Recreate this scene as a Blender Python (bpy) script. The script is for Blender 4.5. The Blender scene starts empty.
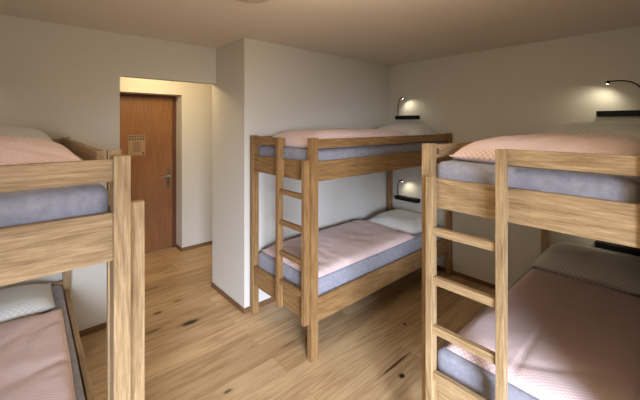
import bpy, bmesh, math, random
from mathutils import Vector, Matrix, noise
R = math.radians
scene = bpy.context.scene
col = scene.collection

# ---------------------------------------------------------------- camera
CAM_H = 1.65
FPX, YAW, CY = 332.9, R(48.13), 124.65
cam_data = bpy.data.cameras.new('camera')
cam = bpy.data.objects.new('camera', cam_data)
col.objects.link(cam)
cam.location = (0, 0, CAM_H)
cam.rotation_euler = (R(90), 0, YAW - R(90))
cam_data.sensor_width = 36
cam_data.sensor_fit = 'HORIZONTAL'
cam_data.lens = FPX * 36 / 640
cam_data.shift_y = -(200 - CY) / 640
cam_data.clip_start = 0.02
scene.camera = cam

# ---------------------------------------------------------------- world, lights, exposure
scene.view_settings.view_transform = 'Standard'
scene.view_settings.look = 'None'
scene.view_settings.gamma = 1
scene.view_settings.use_curve_mapping = False
scene.view_settings.exposure = 0.0
w = bpy.data.worlds.new('world')
scene.world = w
w.use_nodes = True
bg = w.node_tree.nodes['Background']
bg.inputs[0].default_value = (0.75, 0.85, 1.0, 1)
bg.inputs[1].default_value = 1.0

def area(name, loc, aim, size, size_y, power, color, spread=180):
    d = bpy.data.lights.new(name, 'AREA')
    d.shape = 'RECTANGLE'; d.size = size; d.size_y = size_y
    d.energy = power; d.color = color; d.spread = R(spread)
    o = bpy.data.objects.new(name, d); col.objects.link(o)
    o.location = loc
    o.rotation_euler = (Vector(aim) - Vector(loc)).to_track_quat('-Z', 'Y').to_euler()
    return o
# daylight coming in through the window behind the photographer
area('window_daylight', (-0.80, -2.40, 1.35), (0.848, 0.343, -0.35), 1.5, 1.3, 122, (0.74, 0.83, 1.0), 70)

# ---------------------------------------------------------------- material helpers
def new_mat(name):
    m = bpy.data.materials.new(name); m.use_nodes = True
    nt = m.node_tree
    return m, nt, nt.nodes['Principled BSDF']
def nd(nt, typ, **kw):
    n = nt.nodes.new(typ)
    for k, v in kw.items():
        if hasattr(n, k): setattr(n, k, v)
        else: n.inputs[k].default_value = v
    return n
def ramp(nt, stops):
    r = nt.nodes.new('ShaderNodeValToRGB')
    e = r.color_ramp.elements
    while len(e) < len(stops): e.new(0.5)
    for i, (p, c) in enumerate(stops):
        e[i].position = p; e[i].color = (*c, 1) if len(c) == 3 else c
    return r
def srgb(r, g, b):
    def f(c):
        c /= 255
        return c / 12.92 if c <= 0.04045 else ((c + 0.055) / 1.055) ** 2.4
    return (f(r), f(g), f(b))
def mixrgb(nt, typ, fac, a, b):
    m = nt.nodes.new('ShaderNodeMix'); m.data_type = 'RGBA'; m.blend_type = typ
    for sock, v in ((m.inputs[0], fac), (m.inputs[6], a), (m.inputs[7], b)):
        if hasattr(v, 'links'): nt.links.new(v, sock)
        elif isinstance(v, (int, float)): sock.default_value = v
        else: sock.default_value = (*v, 1)
    return m.outputs[2]
def math_n(nt, op, a, b=None):
    m = nt.nodes.new('ShaderNodeMath'); m.operation = op
    for i, v in enumerate((a, b)):
        if v is None: continue
        if hasattr(v, 'links'): nt.links.new(v, m.inputs[i])
        else: m.inputs[i].default_value = v
    return m.outputs[0]
def bump(nt, bsdf, h, strength, dist):
    b = nt.nodes.new('ShaderNodeBump'); b.inputs['Strength'].default_value = strength
    b.inputs['Distance'].default_value = dist
    nt.links.new(h, b.inputs['Height']); nt.links.new(b.outputs[0], bsdf.inputs['Normal'])

def plaster(name, c, s=60):
    m, nt, b = new_mat(name)
    tc = nd(nt, 'ShaderNodeTexCoord')
    n = nd(nt, 'ShaderNodeTexNoise', Scale=s, Detail=6.0); nt.links.new(tc.outputs['Object'], n.inputs['Vector'])
    n2 = nd(nt, 'ShaderNodeTexNoise', Scale=1.3, Detail=3.0); nt.links.new(tc.outputs['Object'], n2.inputs['Vector'])
    c1 = mixrgb(nt, 'MIX', n2.outputs[0], [x * 0.96 for x in c], [min(1, x * 1.03) for x in c])
    nt.links.new(c1, b.inputs['Base Color'])
    b.inputs['Roughness'].default_value = 0.85
    bump(nt, b, n.outputs[0], 0.12, 0.003)
    return m

def oak(name, axis, light, dark, plain=False):
    """oak with the grain running along the given object axis"""
    m, nt, b = new_mat(name)
    tc = nd(nt, 'ShaderNodeTexCoord')
    oi = nd(nt, 'ShaderNodeObjectInfo')
    add = nd(nt, 'ShaderNodeVectorMath', operation='ADD')
    mul = nd(nt, 'ShaderNodeVectorMath', operation='MULTIPLY')
    comb = nd(nt, 'ShaderNodeCombineXYZ')
    for i in range(3):
        nt.links.new(math_n(nt, 'MULTIPLY', oi.outputs['Random'], 7.0 + 5 * i), comb.inputs[i])
    nt.links.new(tc.outputs['Object'], add.inputs[0]); nt.links.new(comb.outputs[0], add.inputs[1])
    sc = [1, 1, 1]; sc['XYZ'.index(axis)] = 0.07
    mul.inputs[1].default_value = sc
    nt.links.new(add.outputs[0], mul.inputs[0])
    v = mul.outputs[0]
    # broad growth rings (cathedral figure)
    n1 = nd(nt, 'ShaderNodeTexNoise', Scale=6.0, Detail=2.0, Roughness=0.45, Distortion=0.3); nt.links.new(v, n1.inputs['Vector'])
    rings = math_n(nt, 'PINGPONG', math_n(nt, 'MULTIPLY', n1.outputs[0], 14.0), 0.5)
    rings = math_n(nt, 'POWER', math_n(nt, 'MULTIPLY', rings, 2.0), 0.6)
    rings = math_n(nt, 'MULTIPLY', rings, 0.5)
    # fine fibres
    n2 = nd(nt, 'ShaderNodeTexNoise', Scale=150.0, Detail=4.0, Roughness=0.7); nt.links.new(v, n2.inputs['Vector'])
    n3 = nd(nt, 'ShaderNodeTexNoise', Scale=2.2, Detail=1.0); nt.links.new(add.outputs[0], n3.inputs['Vector'])
    f = math_n(nt, 'ADD', math_n(nt, 'MULTIPLY', rings, 0.5), math_n(nt, 'MULTIPLY', n2.outputs[0], 1.1))
    f = math_n(nt, 'SUBTRACT', f, 0.22)
    cr = ramp(nt, [(0.18, dark), (0.50, [(a + c) / 2 for a, c in zip(light, dark)]), (0.74, light)])
    nt.links.new(f, cr.inputs[0])
    tone = ramp(nt, [(0.3, (0.90, 0.88, 0.85)), (0.7, (1.06, 1.05, 1.04))]); nt.links.new(n3.outputs[0], tone.inputs[0])
    c1 = mixrgb(nt, 'MULTIPLY', 1.0, cr.outputs[0], tone.outputs[0])
    nt.links.new(c1, b.inputs['Base Color'])
    b.inputs['Roughness'].default_value = 0.48
    b.inputs['Specular IOR Level'].default_value = 0.35
    bump(nt, b, f, 0.15, 0.0015)
    return m

OAK_L, OAK_D = srgb(194, 168, 129), srgb(132, 106, 73)
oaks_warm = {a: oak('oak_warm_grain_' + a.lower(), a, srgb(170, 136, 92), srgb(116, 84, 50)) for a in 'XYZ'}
oaks = {a: oak('oak_grain_' + a.lower(), a, OAK_L, OAK_D) for a in 'XYZ'}
M_wall = plaster('white_plaster', srgb(214, 210, 201))
M_ceil = plaster('ceiling_plaster', srgb(222, 212, 200), 40)
M_base = oak('dark_oak_skirting', 'X', srgb(136, 102, 70), srgb(104, 75, 50))
M_base_y = oak('dark_oak_skirting_y', 'Y', srgb(136, 102, 70), srgb(104, 75, 50))
M_door = oak('door_veneer', 'Z', srgb(152, 108, 70), srgb(126, 84, 52))

def simple(name, c, rough=0.5, metal=0.0, emis=None, estr=0, spec=0.5):
    m, nt, b = new_mat(name)
    n = nd(nt, 'ShaderNodeTexNoise', Scale=90.0); tc = nd(nt, 'ShaderNodeTexCoord'); nt.links.new(tc.outputs['Object'], n.inputs['Vector'])
    nt.links.new(mixrgb(nt, 'MIX', n.outputs[0], [x * 0.93 for x in c], [min(1, x * 1.05) for x in c]), b.inputs['Base Color'])
    b.inputs['Roughness'].default_value = rough; b.inputs['Metallic'].default_value = metal
    b.inputs['Specular IOR Level'].default_value = spec
    if emis:
        b.inputs['Emission Color'].default_value = (*emis, 1); b.inputs['Emission Strength'].default_value = estr
    return m
M_black = simple('black_powder_coat', (0.006, 0.006, 0.006), 0.6, spec=0.2)
M_steel = simple('brushed_steel', (0.80, 0.78, 0.75), 0.42, 0.8)
M_bronze = simple('dark_steel_plate', (0.20, 0.16, 0.12), 0.4, 0.8)
M_darkwood = simple('door_rebate_dark', srgb(92, 54, 28), 0.6)
M_bulb = simple('lit_lens', (1, 1, 1), 0.4, 0, (1.0, 0.86, 0.60), 14)
M_white = simple('white_enamel', srgb(225, 222, 215), 0.4)
M_shade = simple('lamp_disc', srgb(196, 178, 168), 0.6)
M_paper = simple('grey_paper', srgb(158, 132, 104), 0.5)
M_paper_h = simple('grey_ink', srgb(104, 84, 64), 0.6)
M_rubber = simple('black_plastic', (0.03, 0.03, 0.03), 0.4)
M_glow = simple('lit_diffuser', (1, 1, 1), 0.5, 0, (1.0, 0.80, 0.52), 3.0)

def floor_mat():
    m, nt, b = new_mat('oak_plank_floor')
    tc = nd(nt, 'ShaderNodeTexCoord')
    br = nd(nt, 'ShaderNodeTexBrick', offset=0.37, offset_frequency=2)
    br.inputs['Color1'].default_value = (0, 0, 0, 1); br.inputs['Color2'].default_value = (1, 1, 1, 1)
    br.inputs['Mortar'].default_value = (0.5, 0.5, 0.5, 1)
    br.inputs['Scale'].default_value = 1.0; br.inputs['Mortar Size'].default_value = 0.0011
    br.inputs['Mortar Smooth'].default_value = 0.3
    br.inputs['Brick Width'].default_value = 2.1; br.inputs['Row Height'].default_value = 0.18
    nt.links.new(tc.outputs['Object'], br.inputs['Vector'])
    sepc = nd(nt, 'ShaderNodeSeparateColor'); nt.links.new(br.outputs['Color'], sepc.inputs[0])
    rnd = sepc.outputs[0]
    sx = nd(nt, 'ShaderNodeSeparateXYZ'); nt.links.new(tc.outputs['Object'], sx.inputs[0])
    row = math_n(nt, 'FLOOR', math_n(nt, 'DIVIDE', sx.outputs[1], 0.18))
    comb = nd(nt, 'ShaderNodeCombineXYZ')
    nt.links.new(math_n(nt, 'ADD', math_n(nt, 'MULTIPLY', sx.outputs[0], 0.085), math_n(nt, 'MULTIPLY', rnd, 11.0)), comb.inputs[0])
    nt.links.new(sx.outputs[1], comb.inputs[1])
    nt.links.new(math_n(nt, 'MULTIPLY', row, 3.17), comb.inputs[2])
    v = comb.outputs[0]
    n1 = nd(nt, 'ShaderNodeTexNoise', Scale=7.0, Detail=3.0, Roughness=0.5, Distortion=0.4); nt.links.new(v, n1.inputs['Vector'])
    rings = math_n(nt, 'PINGPONG', math_n(nt, 'MULTIPLY', n1.outputs[0], 7.0), 0.5)
    n2 = nd(nt, 'ShaderNodeTexNoise', Scale=120.0, Detail=4.0, Roughness=0.65); nt.links.new(v, n2.inputs['Vector'])
    f = math_n(nt, 'ADD', math_n(nt, 'MULTIPLY', rings, 0.5), math_n(nt, 'MULTIPLY', n2.outputs[0], 0.45))
    cr = ramp(nt, [(0.16, srgb(176, 144, 106)), (0.36, srgb(204, 173, 132)), (0.60, srgb(218, 191, 150))])
    nt.links.new(f, cr.inputs[0])
    tone = ramp(nt, [(0.0, (0.78, 0.74, 0.69)), (0.5, (0.95, 0.93, 0.90)), (1.0, (1.10, 1.09, 1.08))])
    nt.links.new(rnd, tone.inputs[0])
    c1 = mixrgb(nt, 'MULTIPLY', 1.0, cr.outputs[0], tone.outputs[0])
    # dark streaks in the grain
    n4 = nd(nt, 'ShaderNodeTexNoise', Scale=24.0, Detail=2.0); nt.links.new(v, n4.inputs['Vector'])
    st = ramp(nt, [(0.66, (0, 0, 0)), (0.76, (1, 1, 1))]); nt.links.new(n4.outputs[0], st.inputs[0])
    c1 = mixrgb(nt, 'MIX', math_n(nt, 'MULTIPLY', st.outputs[0], 0.35), c1, srgb(104, 72, 44))
    # filled knots, each at its own place in the boards
    for kx, ky, rx, ry, st_ in KNOTS:
        dx = math_n(nt, 'DIVIDE', math_n(nt, 'SUBTRACT', sx.outputs[0], kx), rx)
        dy = math_n(nt, 'DIVIDE', math_n(nt, 'SUBTRACT', sx.outputs[1], ky), ry)
        d = math_n(nt, 'SQRT', math_n(nt, 'ADD', math_n(nt, 'MULTIPLY', dx, dx), math_n(nt, 'MULTIPLY', dy, dy)))
        d = math_n(nt, 'ADD', d, math_n(nt, 'MULTIPLY', math_n(nt, 'SUBTRACT', n2.outputs[0], 0.5), 0.8))
        k = ramp(nt, [(0.45, (1, 1, 1)), (0.62, (0.35, 0.35, 0.35)), (1.0, (0, 0, 0))])
        nt.links.new(math_n(nt, 'MULTIPLY', d, 0.5), k.inputs[0])
        c1 = mixrgb(nt, 'MIX', math_n(nt, 'MULTIPLY', k.outputs[0], st_), c1, srgb(48, 32, 20))
    seam = math_n(nt, 'MULTIPLY', br.outputs['Fac'], 0.6)
    c1 = mixrgb(nt, 'MIX', seam, c1, srgb(84, 58, 36))
    nt.links.new(c1, b.inputs['Base Color'])
    b.inputs['Roughness'].default_value = 0.42
    b.inputs['Specular IOR Level'].default_value = 0.4
    h = math_n(nt, 'SUBTRACT', math_n(nt, 'MULTIPLY', f, 0.3), br.outputs['Fac'])
    bump(nt, b, h, 0.25, 0.002)
    return m

def fabric(name, c1, c2, pitch=0.014, amt=0.6, bmp=0.3, melange=0.0):
    """woven cloth: c1 ground, c2 small raised motifs in offset rows"""
    m, nt, b = new_mat(name)
    tc = nd(nt, 'ShaderNodeTexCoord'); sx = nd(nt, 'ShaderNodeSeparateXYZ'); nt.links.new(tc.outputs['Object'], sx.inputs[0])
    k = math.pi / pitch
    a = math_n(nt, 'SINE', math_n(nt, 'MULTIPLY', sx.outputs[0], k))
    y = math_n(nt, 'SINE', math_n(nt, 'MULTIPLY', sx.outputs[1], k * 0.62))
    f = math_n(nt, 'MULTIPLY', a, y)
    f = math_n(nt, 'ADD', math_n(nt, 'MULTIPLY', f, 0.5), 0.5)
    r = ramp(nt, [(0.35, (0, 0, 0)), (0.75, (1, 1, 1))]); nt.links.new(f, r.inputs[0])
    n = nd(nt, 'ShaderNodeTexNoise', Scale=25.0, Detail=6.0, Roughness=0.7); nt.links.new(tc.outputs['Object'], n.inputs['Vector'])
    col1 = mixrgb(nt, 'MIX', math_n(nt, 'MULTIPLY', r.outputs[0], amt), c1, c2)
    nr = ramp(nt, [(0.3, (1 - melange,) * 3), (0.7, (1 + melange,) * 3)]); nt.links.new(n.outputs[0], nr.inputs[0])
    nt.links.new(mixrgb(nt, 'MULTIPLY', 1.0, col1, nr.outputs[0]), b.inputs['Base Color'])
    b.inputs['Roughness'].default_value = 0.9
    b.inputs['Specular IOR Level'].default_value = 0.15
    b.inputs['Sheen Weight'].default_value = 0.15
    bump(nt, b, f if amt > 0 else n.outputs[0], bmp, 0.0015)
    return m
M_duvet = fabric('pink_patterned_cotton', srgb(226, 194, 190), srgb(250, 238, 238), 0.0078, 0.6, 0.25, 0.03)
M_pillow = fabric('pale_patterned_cotton', srgb(216, 215, 210), srgb(250, 250, 248), 0.010, 0.42, 0.3, 0.03)
M_sheet = fabric('grey_blue_terry', srgb(152, 152, 163), srgb(152, 152, 163), 0.01, 0.0, 0.4, 0.2)

# ---------------------------------------------------------------- object helpers
def link(name, bm, mat, parent=None, smooth=False):
    me = bpy.data.meshes.new(name)
    bmesh.ops.recalc_face_normals(bm, faces=bm.faces)
    bm.to_mesh(me); bm.free()
    for m in (mat if isinstance(mat, (list, tuple)) else [mat]): me.materials.append(m)
    if smooth:
        for p in me.polygons: p.use_smooth = True
    o = bpy.data.objects.new(name, me); col.objects.link(o)
    if parent: o.parent = parent
    return o
def box_bm(a, b, bevel=0.0, seg=2, bm=None):
    bm = bm or bmesh.new()
    c = [(p + q) / 2 for p, q in zip(a, b)]; s = [abs(q - p) for p, q in zip(a, b)]
    r = bmesh.ops.create_cube(bm, size=1, matrix=Matrix.Translation(c) @ Matrix.Diagonal((*s, 1)))
    if bevel:
        es = list({e for v in r['verts'] for e in v.link_edges})
        bmesh.ops.bevel(bm, geom=es, offset=bevel, segments=seg, affect='EDGES', profile=0.7)
    return bm
def box(name, a, b, mat, parent=None, bevel=0.0, kind=None):
    o = link(name, box_bm(a, b, bevel), mat, parent)
    if kind: o['kind'] = kind
    return o
def structure(name, bm, mat):
    o = link(name, bm, mat); o['kind'] = 'structure'; return o
def thing(name, label, cat, loc=(0, 0, 0), rotz=0, group=None):
    o = bpy.data.objects.new(name, None); col.objects.link(o)
    o.empty_display_size = 0.1
    o.location = loc; o.rotation_euler = (0, 0, rotz)
    o['label'] = label; o['category'] = cat
    if group: o['group'] = group
    return o
def tag(o, label, cat, group=None):
    o['label'] = label; o['category'] = cat
    if group: o['group'] = group
    return o
def cyl_bm(r1, r2, h, seg=32, mat=None, bm=None):
    bm = bm or bmesh.new()
    bmesh.ops.create_cone(bm, cap_ends=True, segments=seg, radius1=r1, radius2=r2, depth=h, matrix=mat or Matrix())
    return bm
def tube_bm(pts, rad, seg=10, bm=None):
    bm = bm or bmesh.new()
    pts = [Vector(p) for p in pts]
    rings = []
    up = Vector((1, 0, 0))
    for i, p in enumerate(pts):
        t = (pts[min(i + 1, len(pts) - 1)] - pts[max(i - 1, 0)]).normalized()
        a = t.cross(up).normalized(); b = t.cross(a).normalized()
        rr = rad[i] if isinstance(rad, (list, tuple)) else rad
        rings.append([bm.verts.new(p + (a * math.cos(k * 2 * math.pi / seg) + b * math.sin(k * 2 * math.pi / seg)) * rr) for k in range(seg)])
    for q, r_ in zip(rings, rings[1:]):
        for k in range(seg):
            bm.faces.new((q[k], q[(k + 1) % seg], r_[(k + 1) % seg], r_[k]))
    bm.faces.new(rings[0]); bm.faces.new(rings[-1])
    return bm
def bez(p0, p1, p2, p3, n=16):
    p0, p1, p2, p3 = map(Vector, (p0, p1, p2, p3))
    return [p0 * (1 - t) ** 3 + p1 * 3 * t * (1 - t) ** 2 + p2 * 3 * t * t * (1 - t) + p3 * t ** 3 for t in [i / n for i in range(n + 1)]]

# ---------------------------------------------------------------- the room
CEIL = 2.411
XB = 3.54          # back wall (the lamps' wall)
YB = 2.61          # wall behind the middle bed
XC = 1.45          # projecting corner
YL = 3.178         # wall with the corridor opening
YN = 0.0           # wall beside the near bed
XN = 1.42           # where that wall turns back towards the window bay
XW, YW = -1.7, -2.5
OX0, OZ = 0.609, 2.06
T = 0.09
CYW, CYD = 4.43, 4.655
DX0, DX1 = 0.62, 1.53

def P(u, v, z):
    F = Vector((math.cos(YAW), math.sin(YAW), 0)); Rr = Vector((math.sin(YAW), -math.cos(YAW), 0))
    r = F + Rr * ((u - 320) / FPX); t = (z - CAM_H) / ((CY - v) / FPX)
    return r.x * t, r.y * t
KNOTS = [(1.045, 2.79, 0.060, 0.024, 0.95), (0.887, 3.12, 0.028, 0.016, 0.85), (1.86, 1.27, 0.018, 0.015, 1.0),
         (1.93, 1.36, 0.13, 0.007, 0.9), (2.36, 1.584, 0.014, 0.012, 0.95), (0.95, 1.915, 0.022, 0.010, 0.8),
         (1.09, 3.22, 0.030, 0.012, 0.75), (0.78, 2.87, 0.05, 0.014, 0.7), (0.95, 3.62, 0.09, 0.014, 0.6),
         (1.50, 2.02, 0.05, 0.012, 0.4), (1.25, 3.9, 0.08, 0.012, 0.5)]
M_floor = floor_mat()

structure('floor', box_bm((XW - .2, YW - .2, -0.08), (4.2, 5.0, 0)), M_floor)
structure('ceiling', box_bm((XW - .2, YW - .2, CEIL), (4.2, 5.0, CEIL + .1)), M_ceil)
structure('wall_back', box_bm((XB, YW - .2, 0), (XB + .15, YB + .2, CEIL)), M_wall)
structure('wall_right', box_bm((XN, YW - .2, 0), (XB, YN, CEIL)), M_wall)
# left wall with the corridor opening
bm = box_bm((XW, YL, 0), (OX0, YL + T, CEIL))
box_bm((OX0, YL, OZ), (XC, YL + T, CEIL), bm=bm)
structure('wall_left', bm, M_wall)
# block behind the middle bed, whose corner projects into the room
structure('wall_middle', box_bm((XC, YB, 0), (XB, YL + T, CEIL)), M_wall)
structure('wall_side', box_bm((XW - .15, YW - .2, 0), (XW, YL + T, CEIL)), M_wall)
# window wall behind the photographer
WX0, WX1, WZ0, WZ1 = -1.60, 0.0, 0.60, 2.10
bm = box_bm((XW, YW - .2, 0), (WX0, YW, CEIL)); box_bm((WX1, YW - .2, 0), (XN, YW, CEIL), bm=bm)
box_bm((WX0, YW - .2, 0), (WX1, YW, WZ0), bm=bm); box_bm((WX0, YW - .2, WZ1), (WX1, YW, CEIL), bm=bm)
structure('wall_front', bm, M_wall)
bm = box_bm((WX0, YW - .12, WZ0), (WX0 + .06, YW - .05, WZ1)); box_bm((WX1 - .06, YW - .12, WZ0), (WX1, YW - .05, WZ1), bm=bm)
box_bm((WX0 + .06, YW - .12, WZ0), (WX1 - .06, YW - .05, WZ0 + .06), bm=bm); box_bm((WX0 + .06, YW - .12, WZ1 - .06), (WX1 - .06, YW - .05, WZ1), bm=bm)
box_bm((-.83, YW - .12, WZ0 + .06), (-.77, YW - .05, WZ1 - .06), bm=bm)
structure('window_1', bm, oaks['X'])
# corridor beyond the opening
bm = box_bm((-0.6, CYW, 0), (DX0 - .02, CYD + .15, CEIL)); box_bm((DX1 + .025, CYW, 0), (3.2, CYD + .15, CEIL), bm=bm)
box_bm((DX0 - .02, CYW, 2.035), (DX1 + .025, CYD + .15, CEIL), bm=bm)
structure('wall_corridor', bm, M_wall)
structure('wall_corridor_end', box_bm((3.05, YL + T, 0), (3.2, CYW, CEIL)), M_wall)
structure('wall_corridor_start', box_bm((-0.6, YL + T, 0), (-0.45, CYW, CEIL)), M_wall)

# skirting boards
BH, BT = 0.045, 0.012
def skirt(name, a, b, m):
    structure(name, box_bm(a, b, 0.002, 1), m)
skirt('baseboard_left', (XW, YL - BT, 0), (OX0, YL, BH), M_base)
skirt('baseboard_column', (XC - BT, YB - BT, 0), (XC, YL + T, BH), M_base_y)
skirt('baseboard_middle', (XC, YB - BT, 0), (XB - BT, YB, BH), M_base)
skirt('baseboard_back', (XB - BT, YN, 0), (XB, YB, BH), M_base_y)
skirt('baseboard_corridor', (DX1 + .025, CYW - BT, 0), (3.05, CYW, BH), M_base)
skirt('baseboard_reveal', (DX1 + .025 - BT, CYW - BT, 0), (DX1 + .025, CYD, BH), M_base_y)

# door in the corridor
door = box('door_1', (DX0 + .03, CYD, 0.006), (DX1 - .02, CYD + .04, 2.0), M_door, None, 0.003, 'structure')
bm = box_bm((DX1 - .02, CYD - .012, 0), (DX1 + .025, CYD + .06, 2.035)); box_bm((DX0 - .02, CYD - .012, 0), (DX0 + .03, CYD + .06, 2.035), bm=bm)
box_bm((DX0 + .03, CYD - .012, 2.0), (DX1 - .02, CYD + .06, 2.035), bm=bm)
fr = link('door_frame', bm, M_darkwood, door)
# ---- handle
hx, hz = 1.452, .97
pl = link('handle_plate', box_bm((hx - .02, CYD - .008, hz - .15), (hx + .02, CYD, hz + .10), 0.003), M_bronze, door)
bm = cyl_bm(.011, .011, .05, 20, Matrix.Translation((hx, CYD - .03, hz)) @ Matrix.Rotation(R(90), 4, 'X'))
tube_bm([(hx + .004, CYD - .052, hz), (hx - .06, CYD - .054, hz), (hx - .13, CYD - .050, hz)], [.010, .009, .008], 12, bm)
hd = link('door_handle', bm, M_steel, door, True); hd['label'] = 'steel lever handle'
bm = cyl_bm(.012, .012, .006, 16, Matrix.Translation((hx, CYD - .010, hz - .08)) @ Matrix.Rotation(R(90), 4, 'X'))
link('keyhole', bm, M_darkwood, door)

# ---- notice on the door
nx0, nx1, nz0, nz1 = 0.98, 1.175, 1.262, 1.522
nt_ = thing('door_notice', 'small brownish notice sheet with a grey printed grid on the wooden door', 'notice', ((nx0 + nx1) / 2, CYD - .001, nz0))
ox, oz = (nx0 + nx1) / 2, nz0
W2 = (nx1 - nx0) / 2; H2 = nz1 - nz0
sheet = link('notice_sheet', box_bm((-W2, -.003, 0), (W2, 0, H2), 0.0008, 1), M_paper, nt_)
bm = bmesh.new()
for r_ in range(2):
    for c_ in range(6):
        x0 = -W2 + .006 + c_ * .031; z1 = H2 - .008 - r_ * .034
        box_bm((x0, -.0042, z1 - .026), (x0 + .024, -.003, z1), bm=bm)
link('printed_header', bm, M_paper_h, nt_)
bm = bmesh.new()
for c_ in range(4):
    x0 = -W2 + .058 + c_ * .021
    for k in range(11):
        box_bm((x0, -.0042, .048 + k * .012), (x0 + .015, -.003, .048 + k * .012 + .007), bm=bm)
link('printed_columns', bm, M_paper_h, nt_)
bm = cyl_bm(.012, .012, .0012, 20, Matrix.Translation((W2 - .024, -.0036, .026)) @ Matrix.Rotation(R(90), 4, 'X'))
link('printed_stamp', bm, M_rubber, nt_)

# ---- ceiling light fixtures
def disc_lamp(name, label, x, y, r, h, m, cat='ceiling light'):
    t = thing(name, label, cat, (x, y, CEIL))
    link('mount', cyl_bm(r * .5, r * .5, .012, 40, Matrix.Translation((0, 0, -.006))), M_white, t)
    bm = bmesh.new()
    prof = [(0, -h - .010), (r * .6, -h - .008), (r * .9, -h), (r, -h * .7), (r, -.012), (0, -.012)]
    n = 48; rings = []
    for pr, pz in prof:
        rings.append([bm.verts.new((pr * math.cos(2 * math.pi * k / n), pr * math.sin(2 * math.pi * k / n), pz)) for k in range(n)] if pr else [bm.verts.new((0, 0, pz))])
    for a, b in zip(rings, rings[1:]):
        for k in range(n):
            k2 = (k + 1) % n
            if len(a) == 1: bm.faces.new((a[0], b[k2], b[k]))
            elif len(b) == 1: bm.faces.new((a[k], a[k2], b[0]))
            else: bm.faces.new((a[k], a[k2], b[k2], b[k]))
    link('shade', bm, m, t, True)
    return t
disc_lamp('ceiling_disc', 'round flat pinkish disc on the ceiling at the top edge of the photo', 0.985, 1.70, 0.125, 0.02, M_shade, 'ceiling fitting')
disc_lamp('corridor_ceiling_light', 'round lit ceiling light in the corridor outside the room', 1.15, 3.75, 0.15, 0.05, M_glow)
disc_lamp('room_ceiling_light', 'round lit ceiling light overhead in the middle of the room', 1.0, 1.0, 0.16, 0.06, M_glow)
def point(name, loc, power, color, size=0.12, typ='POINT'):
    d = bpy.data.lights.new(name, typ); d.energy = power; d.color = color; d.shadow_soft_size = size
    o = bpy.data.objects.new(name, d); col.objects.link(o); o.location = loc; return o
point('corridor_light_bulb', (1.15, 3.75, CEIL - .16), 20, (1.0, 0.77, 0.42), .10)
point('room_light_bulb', (1.0, 1.0, CEIL - .22), 13, (1.0, 0.87, 0.62), .14)

# ---------------------------------------------------------------- bunk beds
BL, BW = 2.03, 0.835
PX, PY = 0.063, 0.045      # post section: along the length / across
BTH = 0.026                # board thickness
RZ = (1.481, 1.547); BZ = (1.246, 1.388); LZ = (0.256, 0.422)
PH = 1.556
RUNGS = [1.162, 0.930, 0.697, 0.478]
def make_bed(name, label, loc, rotz, mirror, ladder, lo_=.02, warm=False):
    """local frame: foot at x=0, open long side at y=0 (mirror flips across)"""
    t = thing(name, label, 'bunk bed', loc, rotz, 'oak bunk beds in the dormitory')
    def B(nm, a, b, g, bev=0.0025):
        if mirror: a = (a[0], BW - a[1], a[2]); b = (b[0], BW - b[1], b[2])
        lo = [min(p, q) for p, q in zip(a, b)]; hi = [max(p, q) for p, q in zip(a, b)]
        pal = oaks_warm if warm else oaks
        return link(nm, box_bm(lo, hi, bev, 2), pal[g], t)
    for x in (0, BL - PX):
        for y in (0, BW - PY):
            B('corner_post', (x, y, 0), (x + PX, y + PY, PH), 'Z')
    rc = 0.010
    e = 0.0
    # long sides
    for y0, y1 in ((rc, rc + BTH), (BW - rc - BTH, BW - rc)):
        s = 0.0
        open_side = (y0 < BW / 2)
        x0 = PX if not (ladder == 'side' and open_side) else lo_ + .345
        r = B('guard_rail', (x0, y0, RZ[0]), (BL - PX, y1, RZ[1]), 'X')
        B('side_board', (PX, y0, BZ[0]), (BL - PX, y1, BZ[1]), 'X')
        B('side_board', (PX, y0, LZ[0]), (BL - PX, y1, LZ[1]), 'X')
    # foot and head ends
    for k, (x0, x1) in enumerate(((0.012, 0.012 + BTH), (BL - .012 - BTH, BL - .012))):
        ya = lo_ + .335 if (ladder == 'foot' and k == 0) else PY
        B('end_rail', (x0, ya, RZ[0]), (x1, BW - PY, RZ[1]), 'Y')
        B('end_board', (x0, PY, BZ[0]), (x1, BW - PY, BZ[1]), 'Y')
        B('end_board', (x0, PY, LZ[0]), (x1, BW - PY, LZ[1] + (.06 if k else 0)), 'Y')
    # ladder: a low and a tall stringer with four rungs
    D = 0.050; SW = 0.031; h0 = lo_ + SW; t0 = lo_ + (0.315 if ladder == 'foot' else 0.345); TT = 1.549
    if ladder == 'foot':
        B('ladder_stringer', (-D, lo_, 0.262), (-.0005, h0, 1.402), 'Z')
        B('ladder_stringer', (-D, t0, 0.262), (-.0005, t0 + SW, TT), 'Z')
        B('ladder_cleat', (-.0004, t0 + .002, BZ[0] + .01), (0.0115, t0 + SW - .002, BZ[1] - .01), 'Z', 0)
        for z in RUNGS:
            B('ladder_rung', (-D + .012, h0 + .0005, z - .036), (-.010, t0 - .0005, z), 'Y')
    else:
        B('ladder_stringer', (lo_, -D, 0.262), (h0, -.0005, 1.402), 'Z')
        B('ladder_stringer', (t0, -D, 0.262), (t0 + SW, -.0005, TT), 'Z')
        B('ladder_cleat', (t0 + .002, -.0004, BZ[0] + .01), (t0 + SW - .002, 0.0095, BZ[1] - .01), 'Z', 0)
        for z in RUNGS:
            B('ladder_rung', (h0 + .0005, -D + .012, z - .036), (t0 - .0005, -.010, z), 'X')
    # slatted bases carrying the mattresses
    for zb in (BZ[0] + .05, LZ[0] + .07):
        bm = bmesh.new()
        for y0 in (0.033, BW - 0.060):
            box_bm((0.032, y0, zb), (BL - .032, y0 + .027, zb + .03), bm=bm)
        for i in range(14):
            x = 0.05 + i * 0.142
            box_bm((x, 0.033, zb + .03), (x + .08, BW - .033, zb + .045), bm=bm)
        link('slatted_base', bm, oaks['Y'], t)
    return t
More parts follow.
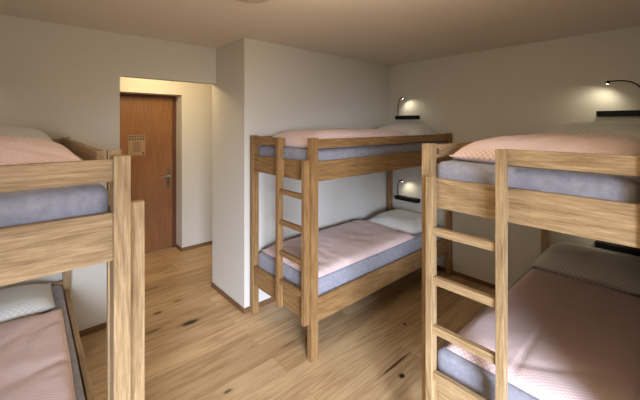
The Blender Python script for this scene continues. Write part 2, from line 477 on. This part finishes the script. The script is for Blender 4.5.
MX, MY = 1.492, 1.752
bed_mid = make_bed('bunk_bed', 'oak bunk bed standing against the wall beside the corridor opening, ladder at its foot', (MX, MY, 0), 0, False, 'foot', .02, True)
RX, RY = 1.488, 0.064
bed_right = make_bed('bunk_bed', 'oak bunk bed at the right edge of the photo, nearest its ladder with four rungs', (RX, RY, 0), 0, True, 'foot', .050)
# left bed: length runs along world Y, open side faces +X  -> local x = world y, local y = -(world x)
LX, LY = 0.247, 1.135
bed_left = make_bed('bunk_bed', 'oak bunk bed at the left edge of the photo, its foot end facing the camera', (LX, LY, 0), R(89.3), False, 'side', .050)
# round plug in the pale end of the far guard rail on the right bed
bm = cyl_bm(.016, .016, .003, 24, Matrix.Translation((PX + .022, BW - .010 - BTH - .001, 1.516)) @ Matrix.Rotation(R(90), 4, 'X'))
pg = link('dowel_plug', bm, M_base, bed_right, True); pg['label'] = 'dark round plug in the guard rail'

# ---------------------------------------------------------------- bedding
def rounded_slab(lx, ly, h, rad, seed, amp=0.004, nx=60, ny=28):
    bm = bmesh.new()
    r = bmesh.ops.create_cube(bm, size=1, matrix=Matrix.Translation((lx / 2, ly / 2, h / 2)) @ Matrix.Diagonal((lx, ly, h, 1)))
    bmesh.ops.bevel(bm, geom=list(bm.edges), offset=rad, segments=5, affect='EDGES', profile=0.5)
    bmesh.ops.subdivide_edges(bm, edges=[e for e in bm.edges if e.calc_length() > .2], cuts=24, use_grid_fill=True)
    for v in bm.verts:
        n = noise.noise(Vector((v.co.x * 5 + seed, v.co.y * 5, v.co.z * 9))) * amp
        k = min(1, v.co.z / h) 
        v.co.z += n * k
        v.co.y += n * .6 * k
    return bm
def puff(lx, ly, th, px, py, q, seed, wr=0.01, wsc=4.0, nx=96, ny=64, flat=0.0, wob=0.010, sag=None, edge=0.3, fold=0.0):
    """closed cushion-like body over [0,lx]x[0,ly], underside near z=0"""
    bm = bmesh.new()
    top, bot = {}, {}
    for i in range(nx + 1):
        for j in range(ny + 1):
            # cosine spacing concentrates points at the rims
            s = -math.cos(math.pi * i / nx); t = -math.cos(math.pi * j / ny)
            s = 0.65 * s + 0.35 * (2 * i / nx - 1); t = 0.65 * t + 0.35 * (2 * j / ny - 1)
            ex = max(0, 1 - abs(s) ** px); ey = max(0, 1 - abs(t) ** py)
            hgt = (ex * ey) ** q
            x = lx * (s + 1) / 2; y = ly * (t + 1) / 2
            # wavering outline
            wx = noise.noise(Vector((seed, y * 3.1, 1.7))) * wob; wy = noise.noise(Vector((x * 2.7, seed, 4.2))) * wob
            xx = x + wx * abs(s) ** 3 * (1 if s > 0 else -1) ; yy = y + wy * abs(t) ** 3 * (1 if t > 0 else -1)
            w_ = noise.fractal(Vector((x * wsc + seed * 3, y * wsc * .8, seed)), 0.9, 2.1, 4) * wr
            # long soft creases
            cr = noise.noise(Vector((x * 1.5 + seed, (y * 2.2 + x * 1.2), seed * 2)))
            cr = -math.exp(-(cr / 0.06) ** 2) * wr * 0.9
            z = th * hgt + (w_ + cr) * min(1, hgt * 1.6)
            if fold:
                z -= .006 * math.exp(-((y / ly - fold) * ly / .009) ** 2) * hgt
                z -= .005 * math.exp(-((x / lx - .52) * lx / .010) ** 2) * hgt
            if sag: z += sag(x / lx, y / ly) * min(1, hgt * 1.6)
            zb = 0.0 + edge * th * 0.5 * (1 - min(1, hgt * 2.2))
            rim = i in (0, nx) or j in (0, ny)
            if rim:
                v = bm.verts.new((xx, yy, edge * th * 0.5)); top[i, j] = bot[i, j] = v
            else:
                top[i, j] = bm.verts.new((xx, yy, max(z, edge * th * .5 * (1 - hgt) + 0.002)))
                bot[i, j] = bm.verts.new((xx, yy, zb))
    for i in range(nx):
        for j in range(ny):
            bm.faces.new((top[i, j], top[i + 1, j], top[i + 1, j + 1], top[i, j + 1]))
            if len({bot[i, j], bot[i, j + 1], bot[i + 1, j + 1], bot[i + 1, j]}) == 4:
                try: bm.faces.new((bot[i, j], bot[i, j + 1], bot[i + 1, j + 1], bot[i + 1, j]))
                except ValueError: pass
    return bm
def place(o, loc, rotz, tilt=0.0):
    o.location = loc; o.rotation_euler = (0, tilt, rotz); return o

MU, ML = 1.342, 0.373          # underside of upper and lower mattresses
MTU, MTL = 1.466, 0.536        # their tops
beds = {
    'mid': (Vector((MX, MY, 0)), 0, 'on the middle bunk bed'),
    'right': (Vector((RX, RY, 0)), 0, 'on the right-hand bunk bed'),
    'left': (Vector((LX, LY, 0)), R(89.3), 'on the left-hand bunk bed'),
}
def to_world(key, x, y, z):
    o, r, _ = beds[key]
    return o + Matrix.Rotation(r, 3, 'Z') @ Vector((x, y, z))
for key in beds:
    for lvl, z0, z1 in (('upper', MU, MTU), ('lower', ML, 0.478 if key == 'left' else MTL)):
        o = link('mattress', rounded_slab(BL - .090, BW - .094, z1 - z0, 0.032, hash_ if (hash_ := {'mid': 1, 'right': 5, 'left': 9}[key]) else 0), M_sheet, None, True)
        place(o, to_world(key, .045, .047, z0), beds[key][1])
        tag(o, 'grey-blue sheeted mattress in the %s bunk %s' % (lvl, beds[key][2].replace('on ', 'of ')), 'mattress', 'grey sheeted mattresses on the bunk beds')

DG = 'pink patterned duvets on the bunk beds'
PG = 'pale pillows at the bed heads'
def duvet(key, lvl, x0, x1, y0, y1, z, label, **kw):
    o = link('duvet', puff(x1 - x0, y1 - y0, **kw), M_duvet, None, True)
    place(o, to_world(key, x0, y0, z), beds[key][1]); tag(o, label, 'duvet', DG); return o
def pillow(key, lvl, x0, x1, y0, y1, z, label, tilt=0.0, **kw):
    o = link('pillow', puff(x1 - x0, y1 - y0, **kw), M_pillow, None, True)
    place(o, to_world(key, x0, y0, z), beds[key][1], tilt); tag(o, label, 'pillow', PG); return o
# upper bunks: thick fluffed duvets
duvet('mid', 'u', .085, 1.45, .09, .74, MTU + .004, 'pink duvet fluffed up on the upper bunk of the middle bed', th=.135, px=7, py=6, q=.42, seed=2.3, wr=.008, edge=.5)
duvet('right', 'u', .12, 1.49, .06, .765, MTU + .004, 'pink patterned duvet on the upper bunk behind the right bed ladder', th=.125, px=5, py=4, q=.42, seed=6.1, wr=.008, edge=.4)
duvet('left', 'u', .16, 1.40, .07, .74, MTU + .004, 'pink patterned duvet on the upper bunk at the left edge', th=.13, px=4, py=3.2, q=.5, seed=3.4, wr=.008, edge=.3)
# lower bunks: flat duvets
duvet('mid', 'l', .068, 1.38, .047, .76, MTL + .003, 'pink duvet spread flat on the lower bunk of the middle bed', th=.06, px=14, py=12, q=.5, seed=8.2, wr=.012, wsc=3.5, edge=.5)
duvet('right', 'l', .066, 1.40, .07, .745, MTL + .003, 'pink duvet spread flat on the lower bunk of the right bed', th=.055, px=14, py=14, q=.5, seed=4.7, wr=.006, wsc=3, edge=.5, fold=.56)
duvet('left', 'l', .055, 1.505, .080, .76, .479 + .003, 'pink duvet on the lower bunk seen at the bottom left corner', th=.05, px=14, py=14, q=.5, seed=7.9, wr=.008, wsc=3, edge=.5)
# pillows
pk = dict(px=3.2, py=3.6, q=.5, wr=.008, edge=.55, nx=48, ny=64)
pillow('mid', 'u', 1.46, 1.95, .07, .74, MTU + .004, 'pale pillow on the upper bunk of the middle bed under the lit lamp', th=.19, seed=1.2, **pk)
pillow('right', 'u', 1.515, 1.96, .07, .75, MTU + .004, 'pale pillow behind the pink duvet on the right upper bunk', th=.20, seed=5.2, **pk)
pillow('left', 'u', 1.42, 1.96, .10, .74, MTU + .004, 'pale pillow behind the pink duvet on the left upper bunk', th=.18, seed=3.2, **pk)
pillow('mid', 'l', 1.40, 1.95, .09, .70, MTL + .004, 'pale pillow on the lower bunk of the middle bed below the small lit lamp', th=.12, seed=2.9, **pk)
pillow('right', 'l', 1.42, 1.96, .10, .76, MTL + .004, 'greenish grey shaded pillow on the lower bunk of the right bed', th=.16, seed=6.6, **pk)
pillow('left', 'l', 1.52, 1.955, .11, .74, .479 + .004, 'white dotted pillow on the lower bunk of the left bed', th=.10, seed=9.4, **pk)

# ---------------------------------------------------------------- reading lamps
LG = 'black gooseneck reading lamps on the wall'
def lamp(label, loc, rotz, width, neck, power, flip):
    """local: bar along +x from 0 to width, wall behind at y=0, sticks out to -y"""
    t = thing('reading_lamp', label, 'lamp', loc, rotz, LG)
    link('shelf_bar', box_bm((0, -.075, 0), (width, -.0005, .045), 0.004), M_black, t)
    pts = bez(*neck)
    link('gooseneck', tube_bm(pts, .005, 10), M_black, t, True)
    end = pts[-1]; d = Vector((0.35 * flip, 0.25, -0.9)).normalized()
    q = d.to_track_quat('-Z', 'Y').to_matrix().to_4x4()
    hm = Matrix.Translation(end + d * .004) @ q
    hd = link('lamp_head', cyl_bm(.014, .009, .022, 24, hm), M_black, t, True)
    link('lens', cyl_bm(.008, .008, .003, 24, Matrix.Translation(end + d * .0165) @ q), M_bulb, hd)
    L = bpy.data.lights.new('reading_lamp_light', 'SPOT'); L.energy = power; L.color = (1.0, 0.90, 0.66)
    L.spot_size = R(150); L.spot_blend = 0.9; L.shadow_soft_size = .012
    lo = bpy.data.objects.new('reading_lamp_light', L); col.objects.link(lo); lo.parent = t
    lo.location = end + d * .026
    lo.rotation_euler = d.to_track_quat('-Z', 'Y').to_euler()
    return t
# local x runs along world -y on the back wall (rotz=-90deg): out of wall (-y local) -> world -x
rz = R(-90)
lamp('black gooseneck lamp over the upper bunk of the middle bed', (XB, 2.465, 1.715), rz, .30,
     ((.02, -.04, .04), (.01, -.04, .20), (.05, -.06, .26), (.12, -.10, .262)), 1.4, 1)
lamp('black gooseneck lamp inside the lower bunk of the middle bed', (XB, 2.465, .722), rz, .31,
     ((.02, -.04, .04), (.01, -.04, .19), (.05, -.06, .255), (.115, -.10, .252)), 1.2, 1)
lamp('black gooseneck lamp over the upper bunk at the right edge', (XB, .515, 1.715), rz, .30,
     ((.28, -.04, .04), (.30, -.04, .25), (.22, -.10, .285), (.083, -.135, .270)), 2.0, -1)
lamp('black shelf lamp in the dark head of the right lower bunk', (XB, .525, .655), rz, .29,
     ((.27, -.04, .04), (.28, -.04, .20), (.20, -.09, .24), (.10, -.10, .235)), .9, -1)
lamp('black gooseneck lamp over the upper bunk of the left bed', (-.52, YL, 1.715), 0, .30,
     ((.02, -.04, .04), (.01, -.04, .20), (.05, -.06, .26), (.12, -.10, .262)), 1.4, 1)
